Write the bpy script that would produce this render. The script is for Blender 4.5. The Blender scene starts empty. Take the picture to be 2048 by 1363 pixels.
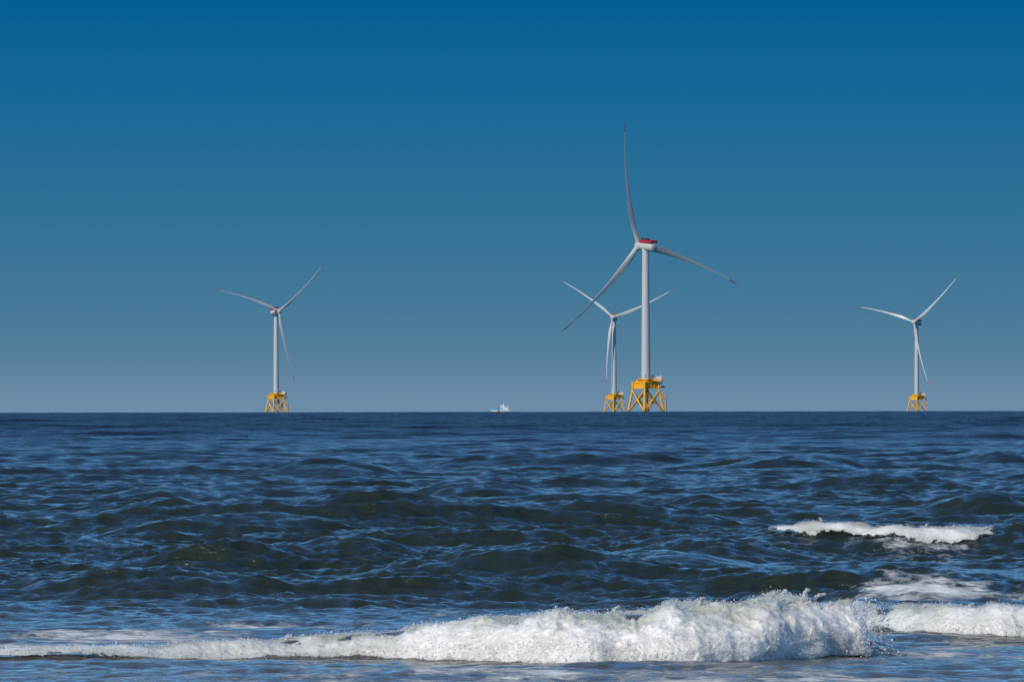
import bpy, math, random
import numpy as np
from mathutils import Matrix, Vector

# ------------------------------------------------------------------ camera, sky, sun, exposure
S = bpy.context.scene
COL = S.collection
R = math.radians
EYE = 2.5                       # camera height above the water, metres
FOC = 16000.0                   # focal length in photo pixels (a 281 mm lens)
LEVEL = 810.0                   # photo row at eye level
EARTH = 6.371e6

cam = bpy.data.cameras.new('camera')
cam.sensor_width = 36.0
cam.lens = 36.0 * FOC / 2048.0
cam.clip_start = 1.0
cam.clip_end = 60000.0
cam_ob = bpy.data.objects.new('camera', cam)
COL.objects.link(cam_ob)
cam_ob.location = (0, 0, EYE)
cam_ob.rotation_euler = (R(90) + (LEVEL - 681.5) / FOC, 0.0019, 0)
S.camera = cam_ob

SUN_EL, SUN_LEFT = R(36), R(41)     # behind the camera, over its left shoulder
sun_dir = Vector((-math.sin(SUN_LEFT) * math.cos(SUN_EL), -math.cos(SUN_LEFT) * math.cos(SUN_EL), math.sin(SUN_EL)))
sl = bpy.data.lights.new('sun', 'SUN')
sl.energy = 3.4
sl.angle = R(0.5)
sl.color = (1.0, 0.94, 0.84)
sun = bpy.data.objects.new('sun', sl)
COL.objects.link(sun)
sun.rotation_euler = sun_dir.to_track_quat('Z', 'Y').to_euler()
sun.location = (-40, -40, 60)

W = bpy.data.worlds.new('World')
S.world = W
W.use_nodes = True
nt = W.node_tree
nt.nodes.clear()
N = nt.nodes.new
out = N('ShaderNodeOutputWorld')
sky = N('ShaderNodeTexSky')
sky.sky_type = 'NISHITA'
sky.sun_disc = False
sky.sun_elevation = SUN_EL
sky.sun_rotation = R(180) + SUN_LEFT
sky.air_density = 1.0
sky.dust_density = 0.15
sky.ozone_density = 3.0
tint = N('ShaderNodeMix'); tint.data_type = 'RGBA'; tint.blend_type = 'MULTIPLY'
tint.inputs[0].default_value = 1.0
nt.links.new(sky.outputs[0], tint.inputs[6])
tint.inputs[7].default_value = (0.42, 0.78, 1.15, 1)
bg1 = N('ShaderNodeBackground'); bg1.inputs[1].default_value = 0.14
zen = N('ShaderNodeMapRange'); zen.inputs[1].default_value = 0.1; zen.inputs[2].default_value = 0.75; zen.inputs[3].default_value = 0.15; zen.inputs[4].default_value = 0.07
nt.links.new(tint.outputs[2], bg1.inputs[0])
tc = N('ShaderNodeTexCoord')
sep = N('ShaderNodeSeparateXYZ')
nt.links.new(tc.outputs['Generated'], sep.inputs[0])
nt.links.new(sep.outputs[2], zen.inputs[0]); nt.links.new(zen.outputs[0], bg1.inputs[1])
mr = N('ShaderNodeMapRange')
mr.inputs[1].default_value = 0.0; mr.inputs[2].default_value = 0.0507
nt.links.new(sep.outputs[2], mr.inputs[0])
cr = N('ShaderNodeValToRGB')
cr.color_ramp.interpolation = 'LINEAR'
def srgb(c):
    return tuple(((v / 255) / 12.92 if v / 255 < 0.04045 else ((v / 255 + 0.055) / 1.055) ** 2.4) for v in c)
stops = [(0.0, (109, 141, 169)), (0.128, (85, 127, 156)), (0.252, (68, 120, 152)), (0.49, (47, 113, 151)),
         (0.746, (24, 104, 152)), (1.0, (2, 95, 148))]
el = cr.color_ramp.elements
el[0].position, el[0].color = stops[0][0], srgb(stops[0][1]) + (1,)
el[1].position, el[1].color = stops[-1][0], srgb(stops[-1][1]) + (1,)
for p, c in stops[1:-1]:
    e = el.new(p); e.color = srgb(c) + (1,)
nt.links.new(mr.outputs[0], cr.inputs[0])
bg2 = N('ShaderNodeBackground'); bg2.inputs[1].default_value = 1.0
nt.links.new(cr.outputs[0], bg2.inputs[0])
mr2 = N('ShaderNodeMapRange'); mr2.interpolation_type = 'SMOOTHSTEP'
mr2.inputs[1].default_value = 0.049; mr2.inputs[2].default_value = 0.10
nt.links.new(sep.outputs[2], mr2.inputs[0])
mx = N('ShaderNodeMixShader')
nt.links.new(mr2.outputs[0], mx.inputs[0])
nt.links.new(bg2.outputs[0], mx.inputs[1])
nt.links.new(bg1.outputs[0], mx.inputs[2])
nt.links.new(mx.outputs[0], out.inputs[0])

S.view_settings.view_transform = 'Standard'
S.view_settings.look = 'None'
S.view_settings.exposure = 0.0
S.view_settings.gamma = 1.0
S.cycles.max_bounces = 6
S.cycles.sample_clamp_indirect = 4.0

# ------------------------------------------------------------------ helpers
rng = np.random.default_rng(11)

def tag(o, label=None, cat=None, group=None, kind=None):
    if label: o['label'] = label
    if cat: o['category'] = cat
    if group: o['group'] = group
    if kind: o['kind'] = kind
    return o

def link(name, me, parent=None):
    o = bpy.data.objects.new(name, me)
    COL.objects.link(o)
    if parent: o.parent = parent
    return o

def np_mesh(name, co, faces, mat, smooth=True):
    """co (n,3); faces (m,k) of one size k."""
    me = bpy.data.meshes.new(name)
    k = faces.shape[1]
    me.vertices.add(len(co)); me.vertices.foreach_set('co', np.ascontiguousarray(co, dtype=np.float32).ravel())
    me.loops.add(faces.size); me.loops.foreach_set('vertex_index', np.ascontiguousarray(faces, dtype=np.int32).ravel())
    me.polygons.add(len(faces))
    me.polygons.foreach_set('loop_start', np.arange(0, faces.size, k, dtype=np.int32))
    me.polygons.foreach_set('use_smooth', np.full(len(faces), smooth, dtype=bool))
    me.update(calc_edges=True)
    if mat: me.materials.append(mat)
    return me

class MB:
    """collects shapes of one part into one mesh"""
    def __init__(s): s.v, s.f, s.sm = [], [], []
    def add(s, vs, fs, smooth=False):
        b = len(s.v); s.v += [tuple(p) for p in vs]
        for f in fs: s.f.append([i + b for i in f]); s.sm.append(smooth)
    def box(s, c, d, rz=0.0, taper=1.0):
        cx, cy, cz = c; hx, hy, hz = d[0] / 2, d[1] / 2, d[2] / 2
        p = []
        for z, t in ((-hz, 1.0), (hz, taper)):
            for x, y in ((-hx, -hy), (hx, -hy), (hx, hy), (-hx, hy)):
                x, y = x * t, y * t
                p.append((cx + x * math.cos(rz) - y * math.sin(rz), cy + x * math.sin(rz) + y * math.cos(rz), cz + z))
        s.add(p, [(3, 2, 1, 0), (4, 5, 6, 7), (0, 1, 5, 4), (1, 2, 6, 5), (2, 3, 7, 6), (3, 0, 4, 7)])
        return s
    def tube(s, a, b, r0, r1=None, n=12):
        r1 = r0 if r1 is None else r1
        a, b = Vector(a), Vector(b); d = (b - a).normalized()
        u = d.orthogonal().normalized(); w = d.cross(u)
        p = [a + (u * math.cos(t) + w * math.sin(t)) * r0 for t in [2 * math.pi * i / n for i in range(n)]]
        p += [b + (u * math.cos(t) + w * math.sin(t)) * r1 for t in [2 * math.pi * i / n for i in range(n)]]
        s.add(p, [(i, (i + 1) % n, n + (i + 1) % n, n + i) for i in range(n)], True)
        s.add(p[:n], [tuple(range(n - 1, -1, -1))]); s.add(p[n:], [tuple(range(n))])
        return s
    def loft(s, rings, closed_ends=True, smooth=True):
        n = len(rings[0]); p = [q for r in rings for q in r]; fs = []
        for k in range(len(rings) - 1):
            for i in range(n):
                fs.append((k * n + i, k * n + (i + 1) % n, (k + 1) * n + (i + 1) % n, (k + 1) * n + i))
        s.add(p, fs, smooth)
        if closed_ends:
            s.add(rings[0], [tuple(range(n - 1, -1, -1))]); s.add(rings[-1], [tuple(range(n))])
        return s
    def prism(s, poly, z0, z1, top=None):
        n = len(poly); top = top or poly
        p = [(x, y, z0) for x, y in poly] + [(x, y, z1) for x, y in top]
        s.add(p, [(i, (i + 1) % n, n + (i + 1) % n, n + i) for i in range(n)] + [tuple(range(n - 1, -1, -1)), tuple(range(n, 2 * n))])
        return s
    def mesh(s, name, mat):
        me = bpy.data.meshes.new(name)
        me.from_pydata(s.v, [], s.f)
        me.polygons.foreach_set('use_smooth', np.array(s.sm, dtype=bool))
        me.materials.append(mat); me.update()
        import bmesh
        b = bmesh.new(); b.from_mesh(me)
        bmesh.ops.recalc_face_normals(b, faces=b.faces)
        b.to_mesh(me); b.free()
        return me
    def build(s, name, mat, parent=None):
        return link(name, s.mesh(name, mat), parent)

def paint(name, col, rough=0.45, var=0.12, scale=0.6, streak=0.0, metal=0.0):
    m = bpy.data.materials.new(name); m.use_nodes = True
    t = m.node_tree; b = t.nodes['Principled BSDF']
    tc = t.nodes.new('ShaderNodeTexCoord'); mp = t.nodes.new('ShaderNodeMapping')
    mp.inputs['Scale'].default_value = (scale * (1 + 4 * streak), scale * (1 + 4 * streak), scale)
    nz = t.nodes.new('ShaderNodeTexNoise'); nz.inputs['Scale'].default_value = 1.0; nz.inputs['Detail'].default_value = 5
    t.links.new(tc.outputs['Object'], mp.inputs[0]); t.links.new(mp.outputs[0], nz.inputs[0])
    mix = t.nodes.new('ShaderNodeMix'); mix.data_type = 'RGBA'
    mix.inputs[6].default_value = tuple(c * (1 - var) for c in col) + (1,)
    mix.inputs[7].default_value = tuple(min(1, c * (1 + var * .6)) for c in col) + (1,)
    t.links.new(nz.outputs[0], mix.inputs[0]); t.links.new(mix.outputs[2], b.inputs['Base Color'])
    b.inputs['Roughness'].default_value = rough; b.inputs['Metallic'].default_value = metal
    return m

def vnoise(p, seed=0):
    """value noise, p (n,3) -> [0,1]"""
    i = np.floor(p).astype(np.int64); f = (p - i).astype(np.float32); u = f * f * (3 - 2 * f)
    def h(dx, dy, dz):
        n = ((i[:, 0] + dx) * 73856093) ^ ((i[:, 1] + dy) * 19349663) ^ ((i[:, 2] + dz) * 83492791) ^ (seed * 2654435761)
        n = (n ^ (n >> 13)) & 0x7fffffff
        n = (n * 1274126177 + 12345) & 0x7fffffff
        n = (n ^ (n >> 15)) * 668265263 & 0x7fffffff
        return ((n >> 7) & 0xffff).astype(np.float32) / 65535.0
    r = 0
    for dx in (0, 1):
        wx = u[:, 0] if dx else 1 - u[:, 0]
        for dy in (0, 1):
            wy = u[:, 1] if dy else 1 - u[:, 1]
            for dz in (0, 1):
                wz = u[:, 2] if dz else 1 - u[:, 2]
                r = r + wx * wy * wz * h(dx, dy, dz)
    return r

def fbm(p, octaves=4, seed=0, billow=False):
    r = 0; a = 1.0; tot = 0
    for o in range(octaves):
        v = vnoise(p * (2.0 ** o) + 17.3 * o, seed + o)
        if billow: v = 1 - np.abs(2 * v - 1)
        r = r + a * v; tot += a; a *= 0.55
    return r / tot

def px_x(px, d): return (px - 1024.0) / FOC * d
def drop(d): return -d * d / (2 * EARTH)
def sstep(a, b, x):
    t = np.clip((x - a) / (b - a), 0, 1); return t * t * (3 - 2 * t)

# ------------------------------------------------------------------ the sea: swells and breakers measured in metres
# shore breaker: photo column, row of its foot, row of its crest
FB1 = [(-900, 1328, 1318), (-400, 1327, 1316), (0, 1327, 1308), (200, 1326, 1299), (400, 1322, 1287), (600, 1320, 1270), (800, 1322, 1254),
       (1000, 1328, 1243), (1200, 1332, 1232), (1400, 1331, 1218), (1500, 1329, 1208), (1580, 1325, 1205), (1650, 1322, 1212),
       (1690, 1320, 1214), (1715, 1319, 1219), (1735, 1318, 1250), (1750, 1317, 1295), (1800, 1317, 1314)]
FB2 = [(1480, 1262, 1254), (1560, 1262, 1240), (1640, 1262, 1216), (1740, 1264, 1212), (1850, 1270, 1217), (2000, 1274, 1216), (2400, 1275, 1214), (3000, 1275, 1214)]
def breaker_lines(tab):
    tab = np.array(tab, float)
    d = (FOC * EYE) / (tab[:, 1] - LEVEL - 1)
    X = px_x(tab[:, 0], d); A = np.zeros(len(tab)); c = d.copy()
    for it in range(30):
        c = d + 0.45 + 1.9 * A
        A = np.maximum(0.03, EYE - (tab[:, 2] - LEVEL - 1) * c / FOC)
    return X, d, c, A
BR = [breaker_lines(FB1), breaker_lines(FB2)]
def front(k, X):
    bX, bd, bc, bA = BR[k]
    return np.interp(X, bX, bd), np.interp(X, bX, bc), np.interp(X, bX, bA)
def front_height(X, Y):
    z = np.zeros_like(X)
    for k in (0, 1):
        f, c, a = front(k, X)
        e = sstep(BR[0][0][-1] + .3, BR[0][0][-1], X) if k == 0 else sstep(BR[1][0][0] - .3, BR[1][0][0], X)
        s = sstep(0, 1, (Y - f + 0.1) / (c - f)) * np.exp(-(np.maximum(Y - c - 0.3, 0) / 2.0) ** 2)
        z = np.maximum(z, 0.90 * a * s * e)
    return z

# swells: photo column and row of the crest, half width in pixels, height, face length
SW = [(2030, 1056, 610, .47, 1.6), (1390, 1084, 170, .30, 1.7),
      (1060, 1121, 250, .40, 1.7), (700, 1093, 120, .36, 1.5), (480, 1030, 260, .40, 1.9), (820, 1022, 200, .42, 1.8), (1200, 1022, 230, .40, 1.8), (1850, 1179, 190, .16, 1.2),
      (960, 970, 130, .42, 1.9), (1590, 913, 120, .55, 2.4), (340, 972, 120, .38, 1.8), (90, 1064, 190, .30, 1.6), (260, 1150, 280, .28, 1.6),
      (1985, 907, 90, .5, 2.4), (1960, 1004, 90, .36, 1.8), (640, 930, 130, .45, 2.2), (1090, 913, 230, .42, 2.2), (150, 948, 130, .4, 2.0),
      (1400, 995, 110, .36, 1.8), (1330, 1110, 150, .26, 1.5), (480, 1110, 120, .26, 1.5), (-150, 1020, 220, .4, 1.8), (1750, 960, 150, .36, 1.9),
      (340, 1012, 90, .34, 1.4), (-250, 1130, 250, .3, 1.6), (2300, 960, 200, .4, 1.9), (800, 1165, 260, .16, 1.3), (1650, 1165, 300, .14, 1.3)]
SWP = []
for (cx, cy, hw, a, fl) in SW:
    d = FOC * (EYE - a) / (cy - LEVEL - 1)
    SWP.append((px_x(cx, d), d, hw / FOC * d, a if len(SWP) == 0 else a * 1.15, fl))
def swell_line(k, X):
    x0, d, hw, a, fl = SWP[k]
    return d + 0.35 * np.sin(X * 0.9 / (hw * .4 + .5) + k * 2.1) + 0.12 * np.sin(X * 2.7 + k) + (0.9 * hw * ((X - x0) / (hw * 1.6)) ** 2) * 0.35
def swell_height(X, Y):
    z = np.zeros_like(X)
    for k, (x0, d, hw, a, fl) in enumerate(SWP):
        t = (X - x0) / hw
        amp = a * np.exp(-np.abs(t) ** (6 if k == 0 else 3 if hw > 2.2 else 2) * 0.8)
        s = Y - swell_line(k, X)
        prof = np.where(s < 0, np.exp(-(s / fl) ** 2), np.exp(-(s / (2.6 * fl)) ** 2)) - 0.22 * np.exp(-((s + 2.4 * fl) / (1.3 * fl)) ** 2)
        z += amp * prof
    return z

# wind sea: many sinusoids
NW = 120
lam = np.exp(np.linspace(math.log(0.22), math.log(16.0), NW)) * rng.uniform(.93, 1.07, NW)
lam[::10] = rng.uniform(18, 45, 12)          # longer waves, offshore only
spread = np.where(lam > 5, 0.28, np.where(lam > 1.2, 0.30, 0.75))
ang = R(-90) + R(8) + rng.normal(size=NW) * spread
kx = 2 * np.pi / lam * np.cos(ang); ky = 2 * np.pi / lam * np.sin(ang)
eps = np.where(lam < 1.2, 0.062, np.where(lam < 4.5, 0.023, np.where(lam < 17, 0.017, 0.016))) * rng.uniform(.6, 1.3, NW)
amp_w = eps * lam / (2 * np.pi); ph = rng.uniform(0, 2 * np.pi, NW)

def calm(X, Y):
    """chop is flattened by the surf zone and on the smooth face of the breaking wave behind it"""
    return (0.34 + 0.66 * sstep(86, 112, Y)) * (1 - .75 * np.exp(-((Y - 119) / 7) ** 2) * sstep(1.2, 3.2, X))

def wind_sea(X, Y, res):
    """X, Y (rows, cols); res (rows, cols-vector broadcast) local grid spacing."""
    dz = np.zeros_like(X); dx = np.zeros_like(X); dy = np.zeros_like(X)
    rmin = res.min(axis=1)
    lim = np.interp(res.min(axis=1), [0.1, 0.4], [2.4, 1.5])      # grid cells per wave needed
    for i in range(NW):
        rows = np.nonzero(rmin * lim < lam[i])[0]
        if len(rows) == 0: continue
        r0, r1 = rows[0], rows[-1] + 1
        w = np.clip((lam[i] / np.maximum(res[r0:r1], 1e-6) - lim[r0:r1, None]) / 1.2, 0, 1).astype(np.float32) * np.float32(amp_w[i])
        if lam[i] > 17: w = w * sstep(220, 700, Y[r0:r1]).astype(np.float32)
        p = (np.float32(kx[i]) * X[r0:r1] + np.float32(ky[i]) * Y[r0:r1] + np.float32(ph[i]))
        sn = np.sin(p) * w * np.float32(.65 if lam[i] < 5 else 1); cs = np.cos(p) * w
        dz[r0:r1] += cs
        dx[r0:r1] -= np.float32(kx[i] * lam[i] / (2 * np.pi)) * sn
        dy[r0:r1] -= np.float32(ky[i] * lam[i] / (2 * np.pi)) * sn
    return dx, dy, dz

dist = [36.0]
def grow(d):
    if d < 71: return 0.5
    if d < 125: return 0.055
    if d < 250: return 0.055 + (d - 125) / 125 * 0.15
    if d < 1000: return 0.205 + (d - 250) / 750 * 0.9
    return max(1.1, 0.0016 * d)
while dist[-1] < 14000: dist.append(dist[-1] + grow(dist[-1]))
dist = np.array(dist, np.float64)
th = np.arange(-0.0798, 0.0798001, 0.00021)
side = [0.0798]
while side[-1] < 1.5: side.append(side[-1] + max(0.0008, (side[-1] - 0.0798) * 0.12))
side = np.array(side[1:])
th = np.concatenate([-side[::-1], th, side])
nr, nc = len(dist), len(th)
D = dist[:, None].astype(np.float32)
SX = (D * np.sin(th)[None, :]).astype(np.float32)
SY = (D * np.cos(th)[None, :]).astype(np.float32)
dd = np.gradient(dist); dth = np.gradient(th)
res = np.maximum(dd[:, None], dist[:, None] * dth[None, :]).astype(np.float32)
res_f = np.maximum(dd[:, None] * 1.0, dist[:, None] * dth[None, :]).astype(np.float32)
dx, dy, dz = wind_sea(SX, SY, res_f)
# calmer, foam-smoothed water in front of and just behind the shore breaker
near = calm(SX, SY)
SZ = (dz * near).astype(np.float32)
band = (dist < 520)
sub = np.nonzero(band)[0][-1] + 1
SZ[:sub] += swell_height(SX[:sub].astype(np.float64), SY[:sub].astype(np.float64)).astype(np.float32)
sub2 = np.nonzero(dist < 130)[0][-1] + 1
SZ[:sub2] += front_height(SX[:sub2].astype(np.float64), SY[:sub2].astype(np.float64)).astype(np.float32)
PX = SX + dx * near; PY = SY + dy * near
PZ = SZ - (D * D / np.float32(2 * EARTH))

# foam laid on the water (amount 0..1), patches given by photo column, row, half sizes in px
FO = [(260, 1262, 330, 26, .86), (500, 1246, 150, 13, .84), (60, 1285, 220, 16, .9), (700, 1248, 160, 10, .7), (900, 1228, 220, 10, .55), (1850, 1188, 200, 13, 1.05), (2000, 1201, 130, 9, 1.05), (2200, 1192, 250, 15, 1.0),
      (1500, 1348, 750, 26, .76), (1900, 1305, 240, 28, .74), (1000, 1342, 450, 16, .8), (840, 1215, 200, 8, .5), (300, 1215, 260, 10, .32), (1780, 1076, 190, 11, .84), (1850, 1110, 150, 26, .62), (340, 1014, 34, 2.6, .75), (540, 1011, 60, 2.0, .45),
      (450, 1346, 560, 22, .62)]
foam = np.zeros((nr, nc), np.float32)
for (cx, cy, hx, hy, am) in FO:
    d = FOC * (EYE - 0.05) / (cy - LEVEL)
    w = hy * d * d / (FOC * EYE)
    x0 = px_x(cx, d)
    sel = np.nonzero(np.abs(dist - d) < 4 * w + 1)[0]
    if len(sel) == 0: continue
    a, b = sel[0], sel[-1] + 1
    g = am * np.exp(-(np.abs((SX[a:b] - x0) / (hx / FOC * d)) ** 2.6)) * np.exp(-(np.abs((SY[a:b] - d) / w) ** 2.2))
    foam[a:b] = np.maximum(foam[a:b], g)
# white streaks sliding down behind the crest of the shore breaker
for k in (0, 1):
    f_, c_, a_ = front(k, SX[:sub2].astype(np.float64))
    lace = 0.8 * np.exp(-((SY[:sub2] - c_ - 0.5) / 1.1) ** 2) * sstep(0.1, 0.3, a_)
    foam[:sub2] = np.maximum(foam[:sub2], lace.astype(np.float32))

# ---- water material
def water_material():
    m = bpy.data.materials.new('sea_water'); m.use_nodes = True
    t = m.node_tree; b = t.nodes['Principled BSDF']; n = t.nodes.new; L = t.links.new
    tc = n('ShaderNodeTexCoord')
    geo = n('ShaderNodeSeparateXYZ'); L(tc.outputs['Object'], geo.inputs[0])
    def noise(scale, sx, sy, detail, rough=0.55):
        mp = n('ShaderNodeMapping'); mp.inputs['Scale'].default_value = (sx, sy, 1.0)
        L(tc.outputs['Object'], mp.inputs[0])
        z = n('ShaderNodeTexNoise'); z.inputs['Scale'].default_value = scale
        z.inputs['Detail'].default_value = detail; z.inputs['Roughness'].default_value = rough
        L(mp.outputs[0], z.inputs[0]); return z.outputs[0]
    def math_(op, a, b_=None, clamp=False):
        q = n('ShaderNodeMath'); q.operation = op; q.use_clamp = clamp
        for i, v in enumerate((a, b_)):
            if v is None: continue
            if isinstance(v, (int, float)): q.inputs[i].default_value = v
            else: L(v, q.inputs[i])
        return q.outputs[0]
    # ripples
    rip = noise(3.2, 0.45, 1.0, 6, 0.62)
    chop = noise(0.55, 0.6, 1.0, 4, 0.5)
    gust = noise(0.03, 0.5, 1.0, 3, 0.5)
    bmp1 = n('ShaderNodeBump'); bmp1.inputs['Distance'].default_value = 0.22
    g2 = n('ShaderNodeMapRange'); g2.inputs[1].default_value = .3; g2.inputs[2].default_value = .7; g2.inputs[3].default_value = .5; g2.inputs[4].default_value = 1.0
    L(gust, g2.inputs[0]); L(g2.outputs[0], bmp1.inputs['Strength']); L(rip, bmp1.inputs['Height'])
    far = n('ShaderNodeMapRange'); far.inputs[1].default_value = 120; far.inputs[2].default_value = 900; far.inputs[3].default_value = 0.0; far.inputs[4].default_value = 1.0
    L(geo.outputs[1], far.inputs[0])
    bmp2 = n('ShaderNodeBump'); bmp2.inputs['Distance'].default_value = 1.3
    L(far.outputs[0], bmp2.inputs['Strength']); L(chop, bmp2.inputs['Height']); L(bmp1.outputs[0], bmp2.inputs['Normal'])
    # small wind ripples as slopes (independent of how far away they are seen)
    def slopes(scale, sx, sy, detail, kx_, ky_):
        mp = n('ShaderNodeMapping'); mp.inputs['Scale'].default_value = (sx, sy, 1.0)
        L(tc.outputs['Object'], mp.inputs[0])
        z = n('ShaderNodeTexNoise'); z.inputs['Scale'].default_value = scale; z.inputs['Detail'].default_value = detail; z.inputs['Roughness'].default_value = .6
        L(mp.outputs[0], z.inputs[0])
        sb = n('ShaderNodeVectorMath'); sb.operation = 'SUBTRACT'; L(z.outputs['Color'], sb.inputs[0]); sb.inputs[1].default_value = (.5, .5, .5)
        ml = n('ShaderNodeVectorMath'); ml.operation = 'MULTIPLY'; L(sb.outputs[0], ml.inputs[0]); ml.inputs[1].default_value = (kx_, ky_, 0)
        return ml.outputs[0]
    s1 = slopes(4.6, .5, 1.0, 6, .55, .95); s2 = slopes(1.2, .9, 1.0, 4, .42, .85)
    fs = n('ShaderNodeVectorMath'); fs.operation = 'SCALE'; L(s1, fs.inputs[0])
    surf = n('ShaderNodeMapRange'); surf.inputs[1].default_value = 80; surf.inputs[2].default_value = 112; surf.inputs[3].default_value = .5; surf.inputs[4].default_value = .9
    L(geo.outputs[1], surf.inputs[0]); L(math_('MULTIPLY', surf.outputs[0], g2.outputs[0]), fs.inputs['Scale'])
    fs2 = n('ShaderNodeVectorMath'); fs2.operation = 'SCALE'; L(s2, fs2.inputs[0]); L(far.outputs[0], fs2.inputs['Scale'])
    ad = n('ShaderNodeVectorMath'); L(fs.outputs[0], ad.inputs[0]); L(fs2.outputs[0], ad.inputs[1])
    # wind waves run to the shore, so their steep sides face it
    tl = n('ShaderNodeVectorMath'); tl.operation = 'SCALE'; tl.inputs[0].default_value = (0, -0.22, 0); L(far.outputs[0], tl.inputs['Scale'])
    ad3 = n('ShaderNodeVectorMath'); L(ad.outputs[0], ad3.inputs[0]); L(tl.outputs[0], ad3.inputs[1])
    ad2 = n('ShaderNodeVectorMath'); L(ad3.outputs[0], ad2.inputs[0]); L(bmp1.outputs[0], ad2.inputs[1])
    nn = n('ShaderNodeVectorMath'); nn.operation = 'NORMALIZE'; L(ad2.outputs[0], nn.inputs[0])
    # water body colour: sandy near the beach, dark green further out
    body = n('ShaderNodeMapRange'); body.inputs[1].default_value = 74; body.inputs[2].default_value = 106
    L(geo.outputs[1], body.inputs[0])
    mixb = n('ShaderNodeMix'); mixb.data_type = 'RGBA'
    mixb.inputs[6].default_value = (0.075, 0.068, 0.046, 1); mixb.inputs[7].default_value = (0.020, 0.028, 0.018, 1)
    L(body.outputs[0], mixb.inputs[0])
    off = n('ShaderNodeMapRange'); off.inputs[1].default_value = 150; off.inputs[2].default_value = 700
    L(geo.outputs[1], off.inputs[0])
    mixc = n('ShaderNodeMix'); mixc.data_type = 'RGBA'
    L(mixb.outputs[2], mixc.inputs[6]); mixc.inputs[7].default_value = (0.006, 0.014, 0.022, 1); L(off.outputs[0], mixc.inputs[0])
    # foam
    at = n('ShaderNodeAttribute'); at.attribute_name = 'foam'
    st = noise(2.2, 0.7, 0.8, 8, 0.68); fine = noise(14, 0.6, 1.0, 5, 0.6)
    s = math_('ADD', math_('MULTIPLY', st, 0.75), math_('MULTIPLY', fine, 0.25))
    thr = math_('SUBTRACT', math_('ADD', s, math_('MULTIPLY', at.outputs['Fac'], 0.40)), 0.74)
    fac = math_('MULTIPLY', thr, 7.0, True)
    fm = n('ShaderNodeMath'); fm.operation = 'MULTIPLY'; fm.use_clamp = True
    cut = n('ShaderNodeMapRange'); cut.inputs[1].default_value = 0.03; cut.inputs[2].default_value = 0.2
    L(at.outputs['Fac'], cut.inputs[0]); L(fac, fm.inputs[0]); L(cut.outputs[0], fm.inputs[1])
    mixf = n('ShaderNodeMix'); mixf.data_type = 'RGBA'
    L(mixc.outputs[2], mixf.inputs[6]); mixf.inputs[7].default_value = (0.66, 0.67, 0.64, 1); L(fm.outputs[0], mixf.inputs[0])
    L(mixf.outputs[2], b.inputs['Base Color'])
    rg = n('ShaderNodeMapRange'); rg.inputs[3].default_value = 0.06; rg.inputs[4].default_value = 0.75
    L(fm.outputs[0], rg.inputs[0])
    # unresolved ripples far out make the surface statistically rough
    rf = n('ShaderNodeMapRange'); rf.inputs[1].default_value = 90; rf.inputs[2].default_value = 900; rf.inputs[3].default_value = 0.06; rf.inputs[4].default_value = 0.30
    L(geo.outputs[1], rf.inputs[0]); L(rf.outputs[0], rg.inputs[3]); L(rg.outputs[0], b.inputs['Roughness'])
    bmp3 = n('ShaderNodeBump'); bmp3.inputs['Distance'].default_value = 0.04; bmp3.inputs['Strength'].default_value = 0.6
    L(fm.outputs[0], bmp3.inputs['Height']); L(nn.outputs[0], bmp3.inputs['Normal'])
    L(bmp3.outputs[0], b.inputs['Normal'])
    b.inputs['IOR'].default_value = 1.333
    return m
WATER = water_material()
idx = np.arange(nr * nc, dtype=np.int32).reshape(nr, nc)
faces = np.stack([idx[:-1, :-1], idx[:-1, 1:], idx[1:, 1:], idx[1:, :-1]], -1).reshape(-1, 4)
sea_me = np_mesh('sea', np.stack([PX, PY, PZ], -1).reshape(-1, 3), faces, WATER)
fa = sea_me.attributes.new('foam', 'FLOAT', 'POINT'); fa.data.foreach_set('value', foam.ravel())
sea = tag(link('sea', sea_me), kind='structure')
print('sea verts', nr * nc)
del faces, dx, dy, dz, PX, PY, foam, res, res_f

# the beach the photographer stands on, running down under the water
SAND = paint('wet_sand', (0.20, 0.16, 0.11), 0.7, 0.25, 0.8)
bx = np.linspace(-300, 300, 61); by = np.array([-300., -80, -20, 0, 15, 30, 42, 60, 90])
bz = np.array([6, 3.0, 1.4, 0.85, 0.5, 0.1, -0.35, -0.9, -1.6])
BX, BY = np.meshgrid(bx, by); BZ = np.repeat(bz[:, None], 61, 1)
ib = np.arange(BX.size).reshape(BX.shape)
fbk = np.stack([ib[:-1, :-1], ib[:-1, 1:], ib[1:, 1:], ib[1:, :-1]], -1).reshape(-1, 4)
tag(link('beach', np_mesh('beach', np.stack([BX, BY, BZ], -1).reshape(-1, 3), fbk, SAND)), kind='structure')

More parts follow.
